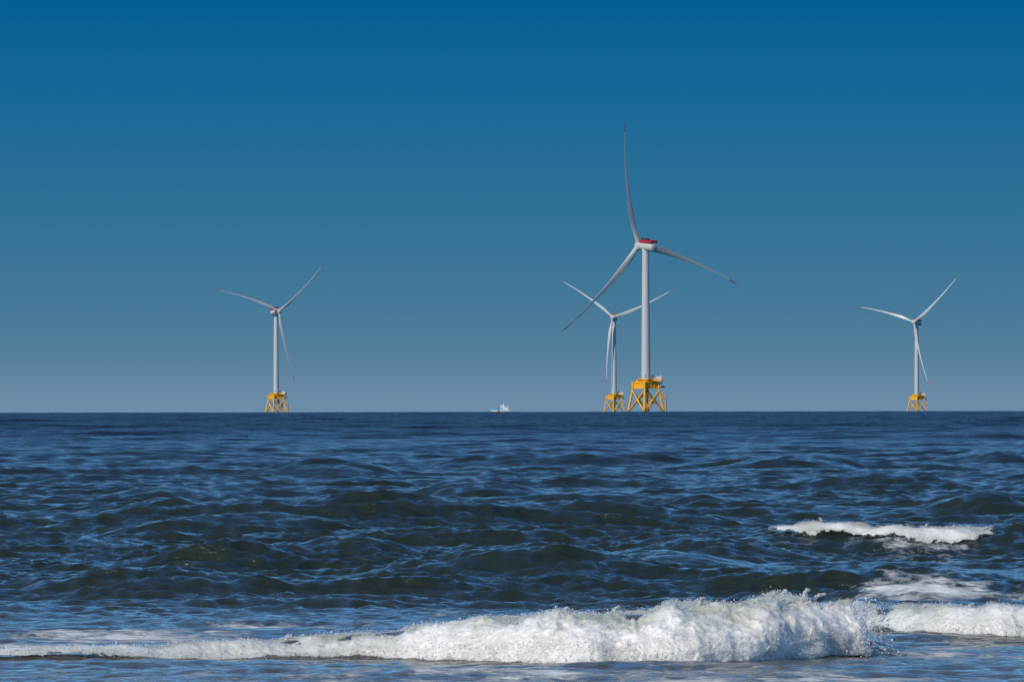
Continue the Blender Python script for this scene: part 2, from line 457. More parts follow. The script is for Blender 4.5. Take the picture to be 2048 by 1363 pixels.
# ------------------------------------------------------------------ white water
def foam_material():
    m = bpy.data.materials.new('sea_foam'); m.use_nodes = True
    t = m.node_tree; b = t.nodes['Principled BSDF']; n = t.nodes.new; L = t.links.new
    tc = n('ShaderNodeTexCoord')
    nz = n('ShaderNodeAttribute'); nz.attribute_name = 'thin'        # water showing through thin foam
    cr = n('ShaderNodeValToRGB')
    cr.color_ramp.elements[0].position = .12; cr.color_ramp.elements[0].color = (0.88, 0.845, 0.77, 1)
    cr.color_ramp.elements[1].position = .95; cr.color_ramp.elements[1].color = (0.42, 0.43, 0.34, 1)
    L(nz.outputs['Fac'], cr.inputs[0]); L(cr.outputs[0], b.inputs['Base Color'])
    f2 = n('ShaderNodeTexNoise'); f2.inputs['Scale'].default_value = 38; f2.inputs['Detail'].default_value = 6; f2.inputs['Roughness'].default_value = .7
    L(tc.outputs['Object'], f2.inputs[0])
    bp = n('ShaderNodeBump'); bp.inputs['Distance'].default_value = 0.012; bp.inputs['Strength'].default_value = .45
    L(f2.outputs[0], bp.inputs['Height']); L(bp.outputs[0], b.inputs['Normal'])
    b.inputs['Roughness'].default_value = 0.35
    b.inputs['Subsurface Weight'].default_value = 0.75
    b.inputs['Subsurface Radius'].default_value = (1, 1, 1); b.inputs['Subsurface Scale'].default_value = 0.16
    return m
FOAM = foam_material()
t_ = (1 + 5 ** .5) / 2
ICO = np.array([(-1, t_, 0), (1, t_, 0), (-1, -t_, 0), (1, -t_, 0), (0, -1, t_), (0, 1, t_), (0, -1, -t_), (0, 1, -t_), (t_, 0, -1), (t_, 0, 1), (-t_, 0, -1), (-t_, 0, 1)]) / math.sqrt(1 + t_ * t_)
ICF = np.array([(0, 11, 5), (0, 5, 1), (0, 1, 7), (0, 7, 10), (0, 10, 11), (1, 5, 9), (5, 11, 4), (11, 10, 2), (10, 7, 6), (7, 1, 8),
                (3, 9, 4), (3, 4, 2), (3, 2, 6), (3, 6, 8), (3, 8, 9), (4, 9, 5), (2, 4, 11), (6, 2, 10), (8, 6, 7), (9, 8, 1)])

def wind_z(X, Y):
    z = np.zeros_like(X)
    for i in range(NW):
        if .3 < lam[i] < 17: z += amp_w[i] * np.cos(kx[i] * X + ky[i] * Y + ph[i])
    return z * calm(X, Y)

def whitewater(name, label, xs, toeY, toeZ, crY, crZ, cover, nv, bulk, ndrop, jets, seed, hmin=.18, cloud=None, hug=None):
    """a tumbling roll of foam: quarter ellipse from its toe up to the crest, heaped with billows, plus spray"""
    nx = len(xs)
    bumps = fbm(np.stack([xs * 3.2, 0 * xs + seed, 0 * xs], -1), 4, seed + 5) - .5
    crZ = crZ + (crZ - toeZ) * .26 * bumps
    v = np.linspace(0, 1, nv)
    t = v * R(125)
    X = np.repeat(xs[:, None], nv, 1)
    dY = (crY - toeY)[:, None]; dZ = (crZ - toeZ)[:, None]
    Y = crY[:, None] - dY * np.cos(t)[None, :] * np.where(t > R(90), 1.6, 1.0)[None, :]
    Z = toeZ[:, None] + dZ * np.where(t < R(90), np.sin(t), 0.35 * np.sin(t) + .65)[None, :] - 0.03
    ny = -np.cos(t)[None, :] * np.ones_like(X); nz = np.sin(t)[None, :] * np.ones_like(X) * .8 + .05
    Z = Z + wind_z(X, Y)
    if hug:                                       # lie on the face of the wave where the lip only spills
        fn, wt = hug
        Yh = toeY[:, None] + ((crY + .14) - toeY)[:, None] * v[None, :]
        Zh = fn(X, Yh) + wind_z(X, Yh) + .008 + .04 * np.sin(np.pi * v)[None, :]
        wt = wt[:, None]; Y = Y * (1 - wt) + Yh * wt; Z = Z * (1 - wt) + Zh * wt
        ny = ny * (1 - .6 * wt); nz = nz * (1 - wt) + .8 * wt
    P = np.stack([X, Y, Z], -1).reshape(-1, 3)
    h = np.clip(np.repeat((crZ - toeZ)[:, None], nv, 1) / 0.5, hmin, 1.1).ravel()
    big = fbm(P * np.array([1.9, 1.2, 2.2]), 2, seed) - .5
    mid = fbm(P * 6.0, 3, seed + 9, True) - .5
    sml = fbm(P * 26.0, 3, seed + 21) - .5
    fluff = fbm(P * 13.0, 3, seed + 14, True) - .5
    disp = (0.28 * big + 0.085 * mid + .032 * fluff) * h * bulk + 0.03 * sml * np.sqrt(h)
    env = np.sin(np.clip(v * 1.15 + .12, 0, 1) * np.pi)[None, :] * np.ones_like(X)
    disp = disp * (0.55 + 0.45 * env.ravel())
    keep = cover(X, v[None, :] * np.ones_like(X), P.reshape(nx, nv, 3))          # 0..1
    if hug:
        wv = np.repeat(hug[1][:, None], nv, 1).ravel()
        disp = disp * (1 - wv) + wv * (np.maximum(disp, -.02) + .03) * np.clip(keep.ravel(), 0, 1) ** 1.5
    thin = np.clip(fbm(P * 2.2 + 90, 4, seed + 70) * 1.3 - .45 + .75 * sstep(.38, .72, v[None, :] + 0 * X).ravel() + .25 * (.5 - big), 0, 1)
    sx = (fbm(P * 5.0 + 40, 3, seed + 33) - .5) * 0.12 * h
    P[:, 0] += sx
    P[:, 1] += disp * ny.ravel(); P[:, 2] += disp * nz.ravel() + 0.05 * h * (mid + .2) * (v[None, :] * np.ones_like(X)).ravel()
    hole = fbm(P * 14.0 + 7, 3, seed + 50).reshape(nx, nv)
    ok = keep > hole
    ids = np.arange(nx * nv).reshape(nx, nv)
    F = np.stack([ids[:-1, :-1], ids[1:, :-1], ids[1:, 1:], ids[:-1, 1:]], -1).reshape(-1, 4)
    okf = (ok[:-1, :-1] & ok[1:, 1:]).ravel()
    F = F[okf]
    tris = np.concatenate([F[:, [0, 1, 2]], F[:, [0, 2, 3]]])
    # spray and bubbles over the roll
    r = np.random.default_rng(seed)
    prob = np.clip(keep * 1.6 - .05, 0, 1).ravel() * (0.35 + (v[None, :] < .25) * 1.2 + (v[None, :] > .6) * .5 + np.zeros_like(X)).ravel() * (h + .2)
    kr = keep.ravel(); prob = prob + .45 * np.exp(-((kr - .45) / .25) ** 2) * (kr > .12) * (h + .2)
    pick = r.choice(len(P), ndrop, p=prob / prob.sum())
    lift = r.exponential(0.007, ndrop) * h[pick]
    c = P[pick] + r.normal(size=(ndrop, 3)) * 0.010
    c[:, 1] += ny.ravel()[pick] * lift; c[:, 2] += np.abs(nz.ravel()[pick]) * lift + r.exponential(.004, ndrop) * h[pick]
    rad = np.clip(np.exp(r.normal(math.log(0.0021), .55, ndrop)), .0012, .010)
    for (jx, n, hgt, lean) in jets:
        n *= 3
        k = np.argmin(np.abs(xs - jx)); base = P.reshape(nx, nv, 3)[k, int(nv * .66)]
        s = r.uniform(0, 1, n)
        q = np.stack([base[0] + lean * s + r.normal(size=n) * .012, base[1] + r.normal(size=n) * .02, base[2] + hgt * (s * 1.6 - .75 * s * s) + r.normal(size=n) * .006], -1)
        c = np.concatenate([c, q]); rad = np.concatenate([rad, (0.0095 - .005 * s) * r.uniform(.6, 1.2, n)])
    if cloud:
        (x0, x1), n = cloud
        q = np.stack([r.uniform(x0, x1, n), np.zeros(n), np.zeros(n)], -1)
        k = np.clip(np.searchsorted(xs, q[:, 0] - abs(x1 - x0) * .6), 0, nx - 1); j = r.integers(0, int(nv * .75), n)
        q[:, 1:] = P.reshape(nx, nv, 3)[k, j][:, 1:] + r.normal(size=(n, 2)) * .03
        m = r.random(n) < ((x1 - q[:, 0]) / (x1 - x0)) ** 1.5
        c = np.concatenate([c, q[m]]); rad = np.concatenate([rad, np.exp(r.normal(math.log(.0042), .5, m.sum()))])
    st = r.uniform(.7, 1.5, (len(c), 3))
    dv = (c[:, None, :] + ICO[None] * (rad[:, None] * st)[:, None, :]).reshape(-1, 3)
    df = (ICF[None] + (np.arange(len(c)) * 12)[:, None, None]).reshape(-1, 3) + len(P)
    me = np_mesh(name, np.concatenate([P, dv]), np.concatenate([tris, df]), FOAM)
    ta = me.attributes.new('thin', 'FLOAT', 'POINT')
    ta.data.foreach_set('value', np.concatenate([thin, np.zeros(len(dv))]).astype(np.float32))
    return tag(link(name, me), label, 'foam', kind='stuff')

# shore breaker: a long roll, and its continuation a few metres further out
xs = np.arange(-7.6, 3.74, 0.011)
f, c, a = front(0, xs)
left = sstep(-1.2, -4.4, xs)           # towards the left only the lip is white, green water shows beneath
toeY = f + (c - f) * 0.20 * left; toeZ = 0.93 * a * sstep(0, 1, (toeY - f + .1) / (c - f)) * left
def cov1(X, v, P):
    wob = fbm(np.stack([X.ravel() * 2.2, v.ravel() * .3, 0 * X.ravel()], -1), 3, 5).reshape(X.shape)
    l = sstep(-1.2, -4.4, X)
    lo = -0.30 + 0.16 * wob + (0.10 + 0.14 * wob) * l
    k = sstep(lo - .07 - .2 * l, lo + .13 + .2 * l, v)
    back = sstep(1.02, .80, v)
    return np.clip(k * back * (1.12 - .25 * l * (1 - v)) * sstep(3.78, 3.30, X), 0, 1.2)
whitewater('breaker_foam', 'long roll of white foam tumbling along the shore break in the foreground', xs, toeY, toeZ - .05 + np.interp(xs, [.9, 1.8, 2.7, 3.5], [0, .03, .08, .11]), c, a, cov1, 150, 1.0, 60000,
           [(2.62, 60, .16, .05), (2.86, 70, .17, .07), (2.95, 50, .10, .14), (1.85, 40, .09, .03), (1.0, 40, .07, .05), (0.55, 30, .05, -.03), (3.15, 40, .07, .05), (-1.0, 25, .04, .03), (-2.2, 25, .04, -.02)], 3, .2, ((3.40, 3.84), 4000), (front_height, left))
xs = np.arange(3.35, 8.6, 0.012)
f, c, a = front(1, xs)
up = 0.08 * sstep(4.9, 3.7, xs)
def cov3(X, v, P):
    wob = fbm(np.stack([X.ravel() * 2.6, v.ravel() * .3, 0 * X.ravel() + 9], -1), 3, 15).reshape(X.shape)
    lo = -0.24 + 0.22 * wob
    return np.clip(sstep(lo - .07, lo + .13, v) * sstep(1.02, .80, v) * 1.12, 0, 1.2)
whitewater('breaker_foam', 'shorter white foam roll at the right edge, a little behind the long foreground roll', xs, f + (c - f) * up, .9 * a * sstep(0, 1, (c - f) * up / (c - f) + .05) * (up > 0) - .05, c, a, cov3, 120, .9, 22000,
           [(4.5, 30, .06, .05), (5.0, 30, .05, .03)], 23)

# the wave further out, white along its lip only
T2 = np.array([(1535, 1060, 1059), (1570, 1061, 1056), (1640, 1066, 1054), (1700, 1064, 1055), (1750, 1072, 1056), (1800, 1084, 1056), (1870, 1088, 1055), (1910, 1087, 1054), (1950, 1076, 1054), (1990, 1064, 1058)], float)
k0 = 0
d2 = SWP[k0][1]
xs2 = np.arange(px_x(1540, d2), px_x(1988, d2), 0.014)
cy2 = np.array([float(swell_line(k0, np.array([x]))[0]) for x in xs2])
cz2 = swell_height(xs2, cy2)
tp = .85 * np.interp(xs2, px_x(T2[:, 0], d2), T2[:, 1] - T2[:, 2]) / FOC * d2      # drop of the toe below the crest, metres
ss = np.linspace(0, 3, 120)
tY, tZ = [], []
for i, x in enumerate(xs2):
    zz = swell_height(np.full(120, x), cy2[i] - ss)
    j = int(np.argmax(zz < cz2[i] - tp[i])) if np.any(zz < cz2[i] - tp[i]) else 40
    tY.append(cy2[i] - max(ss[j], .12)); tZ.append(zz[j])
def cov2(X, v, P):
    wob = fbm(np.stack([X.ravel() * 5.0, v.ravel() * .8, 0 * X.ravel() + 3], -1), 4, 8).reshape(X.shape)
    lo = -.14 + .48 * wob
    e = sstep(xs2[0], xs2[0] + .3, X) * sstep(xs2[-1], xs2[-1] - .5, X)
    return sstep(lo - .10, lo + .12, v) * sstep(1.02, .82, v) * (.55 + .6 * e) * sstep(0, .05, e + .02)
whitewater('breaker_foam', 'short strip of white foam spilling from the crest of the green wave behind', xs2, np.array(tY), np.array(tZ), cy2 - .16 * sstep(px_x(1700, d2), px_x(1560, d2), xs2), cz2 + .02, cov2, 60, .8, 14000,
           [(px_x(1645, d2), 40, .10, -.03), (px_x(1850, d2), 25, .06, .03), (px_x(1905, d2), 25, .06, .02), (px_x(1760, d2), 25, .04, .03)], 7, .5, None, (swell_height, np.ones(len(xs2))))

# ------------------------------------------------------------------ wind turbines
def tide_band(m):
    t = m.node_tree; b = t.nodes['Principled BSDF']; n = t.nodes.new
    src = b.inputs['Base Color'].links[0].from_socket
    tc = n('ShaderNodeTexCoord'); sp = n('ShaderNodeSeparateXYZ'); t.links.new(tc.outputs['Object'], sp.inputs[0])
    nz = n('ShaderNodeTexNoise'); nz.inputs['Scale'].default_value = 1.6; nz.inputs['Detail'].default_value = 4; t.links.new(tc.outputs['Object'], nz.inputs[0])
    ad = n('ShaderNodeMath'); ad.operation = 'MULTIPLY_ADD'; t.links.new(nz.outputs[0], ad.inputs[0]); ad.inputs[1].default_value = 2.4; t.links.new(sp.outputs[2], ad.inputs[2])
    mr = n('ShaderNodeMapRange'); mr.inputs[1].default_value = 3.2; mr.inputs[2].default_value = 2.0; t.links.new(ad.outputs[0], mr.inputs[0])
    mx = n('ShaderNodeMix'); mx.data_type = 'RGBA'; t.links.new(mr.outputs[0], mx.inputs[0]); t.links.new(src, mx.inputs[6]); mx.inputs[7].default_value = (.30, .13, .015, 1)
    t.links.new(mx.outputs[2], b.inputs['Base Color'])
    return m
M = dict(
    white=paint('turbine_paint', (0.50, 0.50, 0.46), 0.4, 0.06, 0.25, 0.3),
    blade=paint('blade_paint', (0.50, 0.495, 0.455), 0.35, 0.05, 0.15),
    red=paint('signal_red', (0.42, 0.012, 0.03), 0.45, 0.15, 0.6),
    yellow=tide_band(paint('marine_yellow', (0.84, 0.40, 0.004), 0.45, 0.14, 0.5)),
    dark=paint('dark_steel', (0.05, 0.055, 0.06), 0.5, 0.3, 0.8),
    grey=paint('grate_grey', (0.28, 0.27, 0.24), 0.6, 0.2, 0.8),
    box=paint('container_white', (0.62, 0.60, 0.55), 0.5, 0.1, 0.8),
    orange=paint('tidal_growth_orange', (0.78, 0.30, 0.015), 0.7, 0.3, 1.2))

ZH = 100.0; RT = 7.85; RB = 10.75; ZT = 14.3; ZB = -4.0
def corner(k, z):
    r = RT + (RB - RT) * (ZT - z) / ZT
    a = [R(-90), 0.0, R(90), R(180)][k]
    return Vector((r * math.cos(a), r * math.sin(a), z))

MESH = {}
# legs: near, right, far, left corner
for k in range(4):
    b = MB(); lo = corner(k, ZB); hi = corner(k, ZT)
    b.tube(lo, hi, 0.68, 0.62, 16); b.tube(hi, hi + Vector((0, 0, 3.9)) * 1.0 + (corner(k, ZT + 3.9) - corner(k, ZT)) * Vector((1, 1, 0)).length * 0, 0.72, 0.72, 16)
    b.tube(corner(k, 0.4), corner(k, 1.6), 0.80, 0.80, 16); b.tube(corner(k, 12.6), corner(k, 13.4), 0.76, 0.76, 16)
    MESH['leg', k] = b.mesh('leg', M['yellow'])
for k in range(4):
    for s in range(2):
        p0, p1 = (corner(k, 0.2), corner((k + 1) % 4, 13.1)) if s == 0 else (corner((k + 1) % 4, 0.2), corner(k, 13.1))
        b = MB(); b.tube(p0, p1, 0.42, 0.42, 12); q = p0.lerp(p1, .5); dq = (p1 - p0).normalized()
        b.tube(q - dq * 1.1, q + dq * 1.1, 0.55, 0.55, 12); b.tube(p0 + dq * .3, p0 + dq * 1.7, .52, .45, 12); b.tube(p1 - dq * 1.7, p1 - dq * .3, .45, .52, 12)
        MESH['brace', k, s] = b.mesh('brace', M['yellow'])
# transition piece: deep plate box between the legs, with stiffeners and tapered top
sq = [tuple(corner(k, ZT).to_2d()) for k in range(4)]
b = MB()
inn = [(x * .93, y * .93) for x, y in sq]
b.prism(inn, ZT + 0.15, ZT + 3.6, [(x * .97, y * .97) for x, y in inn])
b.prism([(x * 1.03, y * 1.03) for x, y in sq], ZT - 0.15, ZT + 0.15)
b.prism([(x * .97, y * .97) for x, y in sq], ZT + 3.6, ZT + 3.85, [(x * .95, y * .95) for x, y in sq])
b.prism([(x * .86, y * .86) for x, y in sq], ZT + 3.85, ZT + 5.1, [(5.0 * math.cos(R(-90 + 90 * k)), 5.0 * math.sin(R(-90 + 90 * k))) for k in range(4)])
for k in range(4):
    A0, B0 = Vector(inn[k]), Vector(inn[(k + 1) % 4])
    nrm = ((A0 + B0) / 2).normalized()
    for fr in (.25, .5, .75):
        q = A0.lerp(B0, fr) + nrm * .06
        b.box((q.x, q.y, ZT + 1.85), (.14, .22, 3.2), math.atan2(nrm.y, nrm.x) + R(90))
MESH['transition_piece'] = b.mesh('transition_piece', M['yellow'])
ZD = ZT + 5.1
# deck, railings and its equipment
b = MB()
oct_ = [(5.6 * math.cos(R(22.5 + 45 * i)), 5.6 * math.sin(R(22.5 + 45 * i))) for i in range(8)]
b.prism(oct_, ZD, ZD + 0.22)
b.prism([(3.4, -3.3), (10.4, -3.3), (10.4, 3.3), (3.4, 3.3)], ZD - .28, ZD - .02)
for y in (-3.0, -1.0, 1.0, 3.0): b.box((6.9, y, ZD - .55), (6.6, .22, .5))
for x in (4.5, 7.0, 9.6): b.box((x, 0, ZD - .62), (.2, 6.2, .36))
MESH['deck'] = b.mesh('deck', M['yellow'])
b = MB()
def rail(pts, z, h=1.15, step=1.4, r=.045):
    for p, q in zip(pts[:-1], pts[1:]):
        p, q = Vector(p), Vector(q); n = max(1, round((q - p).length / step))
        for i in range(n + 1):
            m = p.lerp(q, i / n); b.tube((m.x, m.y, z), (m.x, m.y, z + h), r, r, 6)
        for zz in (z + .55, z + h): b.tube((p.x, p.y, zz), (q.x, q.y, zz), r, r, 6)
        b.box(((p.x + q.x) / 2, (p.y + q.y) / 2, z + .14), ((q - p).length, .03, .22), math.atan2((q - p).y, (q - p).x))
rail([oct_[0]] + oct_[1:8][:7], ZD + .22)
rail([(3.6, -3.2), (10.3, -3.2), (10.3, 3.2), (3.6, 3.2)], ZD)
MESH['railing'] = b.mesh('railing', M['yellow'])
b = MB(); b.box((7.6, 1.2, ZD + 1.0), (2.6, 2.2, 2.0)); b.box((7.6, 1.2, ZD + 2.06), (2.7, 2.3, .12))
MESH['electrical_box'] = MB().box((5.9, -1.9, ZD + .6), (1.1, .9, 1.2)).mesh('electrical_box', M['box'])
MESH['equipment_cabinet'] = b.mesh('equipment_cabinet', M['box'])
b = MB(); b.tube((9.4, -2.2, ZD), (9.4, -2.2, ZD + 1.6), .34, .30, 10); b.tube((9.4, -2.2, ZD + 1.5), (8.75, -1.6, ZD + 5.2), .17, .09, 8); b.box((9.4, -2.1, ZD + 1.75), (.7, .6, .6))
MESH['crane'] = b.mesh('crane', M['box'])
b = MB(); b.box((3.9, -1.6, ZD + 1.3), (1.0, 1.6, 2.2)); b.box((4.4, -1.2, ZD + 2.9), (.7, .9, .9)); b.tube((4.7, -1.6, ZD + .2), (4.7, -1.6, ZD + 3.4), .09, .09, 6)
MESH['switch_box'] = b.mesh('switch_box', M['dark'])
b = MB(); b.box((3.2, -3.9, ZD - .45), (2.6, .5, .7)); MESH['hose_box'] = b.mesh('hose_box', M['red'])
b = MB()
for y in (-2.6, 0, 2.6):
    b.tube((10.1, y, ZD - .6), (7.2, y, ZT + 1.0), .13, .13, 8)
b.box((9.4, 0, ZT + .35), (3.2, 4.2, .16)); b.box((9.9, -.8, ZT + 1.0), (1.3, 1.2, 1.1)); b.box((10.9, .6, ZT + .9), (.7, 1.0, .8)); b.tube((9.6, .8, ZT + .4), (9.6, .8, ZT + 3.2), .1, .1, 8); b.tube((10.7, -1.4, ZT + .4), (10.7, -1.4, ZT + 2.2), .08, .08, 8)
MESH['service_gantry'] = b.mesh('service_gantry', M['dark'])
# boat landing: two fender tubes, stubs to the leg, rest platform, ladder up to the gantry
b = MB()
for y in (-.9, .9):
    b.tube((12.1, y, ZB), (12.1, y, 8.6), .30, .30, 10)
for z in (0.9, 4.0, 8.2):
    for y in (-.9, .9): b.tube((12.1, y, z), (corner(1, z).x, 0, z), .2, .2, 8)
b.box((11.2, 0, 8.75), (3.0, 3.0, .18))
for x, y in ((9.9, -1.4), (12.6, -1.4), (12.6, 1.4), (9.9, 1.4), (11.3, -1.4), (12.6, 0)): b.tube((x, y, 8.8), (x, y, 10.1), .07, .07, 6)
for z in (9.5, 10.05):
    b.tube((9.9, -1.4, z), (12.6, -1.4, z), .06, .06, 6); b.tube((12.6, -1.4, z), (12.6, 1.4, z), .06, .06, 6); b.tube((12.6, 1.4, z), (9.9, 1.4, z), .06, .06, 6)
b.tube((11.6, 0, 8.7), (11.6, 0, 11.8), .1, .1, 6)
MESH['boat_landing'] = b.mesh('boat_landing', M['orange'])
b = MB()
for y in (-.3, .3): b.tube((10.3, y, 8.8), (10.1, y, ZT + .4), .05, .05, 6)
for i in range(18): b.tube((10.3 - .2 * i / 18, -.3, 8.9 + i * .32), (10.3 - .2 * i / 18, .3, 8.9 + i * .32), .03, .03, 5)
for y in (-.3, .3): b.tube((12.1, y, -1), (12.1, y, 8.8), .05, .05, 6)
MESH['ladder'] = b.mesh('ladder', M['yellow'])
b = MB()
for x, y in ((-1.2, -6.6), (1.6, 3.0)): b.tube((x, y, ZB), (x * .9, y * .72, ZT), .16, .16, 8)
MESH['cable_pipe'] = b.mesh('cable_pipe', M['yellow'])
# tower: tapered steel tube with flanges
def ring(r, z, n=48): return [(r * math.cos(2 * math.pi * i / n), r * math.sin(2 * math.pi * i / n), z) for i in range(n)]
ZN = ZH - 2.6
b = MB(); zs = np.linspace(ZD + .2, ZN, 12); b.loft([ring(2.72 - (2.72 - 2.0) * ((z - ZD) / (ZN - ZD)) ** 1.25, z) for z in zs])
MESH['tower'] = b.mesh('tower', M['white'])
for k, fr in enumerate((.0, .27, .6)):
    z = ZD + .36 + (ZN - ZD) * fr; rr = 2.72 - .72 * fr ** 1.25 + (.13 if k == 0 else .012)
    b = MB(); b.loft([ring(rr, z - .13), ring(rr, z + .13)]); MESH['flange', k] = b.mesh('flange', M['white'])
b = MB(); b.loft([[(r * math.cos(2 * math.pi * i / 20) * .5, -2.75 + .10 * (j), ZD + 2.2 + r * math.sin(2 * math.pi * i / 20) * 1.05) for i in range(20)] for j, r in enumerate((1.0, 1.0))], True, False)
MESH['door'] = b.mesh('door', M['grey'])
# nacelle along y, upwind end at -y; origin at the tower axis, hub height
def yring(r, y, cz=0.0, n=40, sq=1.0): return [(r * math.cos(2 * math.pi * i / n) * sq, y, cz + r * math.sin(2 * math.pi * i / n)) for i in range(n)]
b = MB(); b.loft([yring(2.45, -5.1), yring(2.55, -4.9), yring(2.55, 0), yring(2.55, 7.6), yring(2.52, 8.2), yring(2.42, 8.5), yring(2.1, 8.75), yring(1.4, 8.95), yring(.5, 9.05)])
b.loft([ring(2.15, -3.1), ring(2.15, -1.2)])
MESH['nacelle'] = b.mesh('nacelle', M['white'])
b = MB()      # rear hoist platform with its red fence
b.box((0, 5.7, 2.62), (4.9, 6.0, .16))
for sx in (-1, 1): b.box((sx * 2.42, 5.7, 3.42), (.1, 6.0, 1.4))
b.box((0, 8.66, 3.42), (4.94, .1, 1.4)); b.box((0, 2.74, 3.3), (4.94, .1, 1.2))
for y in (3.6, 5.6, 7.6):
    for sx in (-1, 1): b.box((sx * 2.0, y, 2.3), (.2, .25, .7))
MESH['hoist_platform'] = b.mesh('hoist_platform', M['red'])
b = MB()
b.prism([(-2.1, -4.2), (2.1, -4.2), (2.1, 2.4), (-2.1, 2.4)], 2.1, 3.9, [(-2.0, -3.2), (2.0, -3.2), (2.0, 2.2), (-2.0, 2.2)])
MESH['cooler_base'] = b.mesh('cooler_base', M['red'])
b = MB(); b.box((0, -2.0, 4.35), (3.6, 1.9, .9)); b.box((0, .7, 4.3), (3.6, 2.4, .75)); b.tube((0, 2.0, 3.9), (0, 2.0, 5.3), .06, .06, 6)
MESH['cooler'] = b.mesh('cooler', M['dark'])
# hub and blade, blade grows along +z from the rotor centre
b = MB(); b.loft([yring(2.35, 1.75), yring(2.5, 1.2), yring(2.55, 0), yring(2.4, -1.0), yring(2.0, -1.8), yring(1.3, -2.35), yring(.4, -2.6)])
for k in range(3):
    a_ = R(120 * k); b.tube((0, 0, 0), (2.75 * math.sin(a_), 0, 2.75 * math.cos(a_)), 1.72, 1.66, 24)
MESH['hub'] = b.mesh('hub', M['white'])
RS = np.array([2.6, 4.5, 8, 13, 18, 24, 32, 42, 52, 62, 69, 72.5, 74.3, 75.0])
CH = np.array([3.1, 3.1, 3.5, 4.1, 4.0, 3.4, 2.6, 1.9, 1.4, 1.0, .75, .58, .4, .12])
TH = np.array([1, 1, .72, .45, .34, .28, .24, .21, .19, .18, .17, .17, .17, .17])
TW = np.array([16, 16, 15, 12.5, 10, 7.5, 5, 3, 1.5, .5, 0, 0, 0, 0]) - 3.0
def section(r):
    c = np.interp(r, RS, CH); th = np.interp(r, RS, TH); tw = R(np.interp(r, RS, TW))
    n = 28; pts = []
    u = r / 75.0; sw = -9.0 * u ** 2.2; dw = 3.2 * u ** 2; blend = min(1, max(0, (th - .45) / .55))
    for i in range(n):
        a_ = 2 * math.pi * i / n
        xc = .5 * (1 + math.cos(a_))            # 0 leading .. 1 trailing
        yt = th * c * 2.6 * (.2969 * math.sqrt(xc) - .126 * xc - .3516 * xc ** 2 + .2843 * xc ** 3 - .1036 * xc ** 4) * 1.9 / 2
        yy = yt if a_ < math.pi else -yt
        ax, ay = (.32 - xc) * c, yy
        cxx, cyy = -.5 * c * math.cos(a_), .5 * c * th * math.sin(a_)
        x = ax * (1 - blend) + cxx * blend; y = ay * (1 - blend) + cyy * blend
        pts.append((-(x * math.cos(tw) + y * math.sin(tw)) + sw, -x * math.sin(tw) + y * math.cos(tw) + dw, r))
    return pts
b = MB(); b.loft([section(r) for r in np.concatenate([RS[:4], np.linspace(15, 69, 26)])]); MESH['blade'] = b.mesh('blade', M['blade'])
b = MB(); b.loft([section(r) for r in (69.0, 71, 72.5, 73.6, 74.3, 75.0)]); MESH['blade_tip'] = b.mesh('blade_tip', M['red'])

def turbine(label, px, scale, hub_row, yaw, rot, jack, bscale):
    d = FOC / scale
    x = px_x(px, d); z0 = drop(d)
    row0 = LEVEL - 0.0019 * (px - 1024)
    hub = EYE + (row0 - hub_row) / scale - z0 - 0.6
    root = bpy.data.objects.new('wind_turbine', None); COL.objects.link(root)
    root.location = (x, d, z0); root.rotation_euler = (0, 0, jack); root.empty_display_size = 5
    tag(root, label, 'wind turbine', 'offshore wind turbines on yellow jackets')
    for k in range(4): link('leg', MESH['leg', k], root)
    for k in range(4):
        for s in range(2): link('brace', MESH['brace', k, s], root)
    link('transition_piece', MESH['transition_piece'], root)
    dk = link('deck', MESH['deck'], root)
    for nme in ('railing', 'equipment_cabinet', 'electrical_box', 'crane', 'switch_box', 'hose_box'): link(nme, MESH[nme], dk)
    for nme in ('service_gantry', 'boat_landing', 'ladder', 'cable_pipe'): link(nme, MESH[nme], root)
    k = (hub - 2.6 - ZD) / (ZN - ZD)
    tw = link('tower', MESH['tower'], root); tw.matrix_basis = Matrix.Translation((0, 0, ZD * (1 - k))) @ Matrix.Diagonal((1, 1, k, 1))
    link('door', MESH['door'], tw)
    for k in range(3): link('flange', MESH['flange', k], tw)
    base = Matrix.Translation((0, 0, hub)) @ Matrix.Rotation(yaw - jack, 4, 'Z') @ Matrix.Rotation(R(-5), 4, 'X')
    nc_ = link('nacelle', MESH['nacelle'], root); nc_.matrix_basis = base
    for nme in ('hoist_platform', 'cooler_base', 'cooler'): link(nme, MESH[nme], nc_)
    hb = base @ Matrix.Translation((0, -7.0, 0))
    h = link('hub', MESH['hub'], root); h.matrix_basis = hb @ Matrix.Rotation(R(90) - rot, 4, 'Y')
    for i in range(3):
        bl = link('blade', MESH['blade'], root)
        bl.matrix_basis = hb @ Matrix.Rotation(R(90) - rot - i * R(120), 4, 'Y') @ Matrix.Diagonal((1 if bscale > 1 else .74, 1 if bscale > 1 else .74, bscale, 1))
        link('blade_tip', MESH['blade_tip'], bl)
    return root

turbine('nearest and tallest wind turbine, seen from behind with the red platform on its nacelle', 1291.8, 3.33, 490.5, R(-145), R(77 - 6.5), R(-6), 1.01)
turbine('wind turbine standing alone on the left, its hub turned to the right', 552.3, 2.02, 622, R(28), R(43.6 - 6.5), R(-14), .95)
turbine('far wind turbine just left of the nearest one, a blade hanging down its tower', 1228.3, 1.90, 634.5, R(-10), R(26.3 - 6.5), R(-5), .942)
turbine('far wind turbine near the right edge, its shaded nacelle behind the hub', 1833.6, 1.78, 644, R(-27), R(47.1 - 6.5), R(-1), .983)

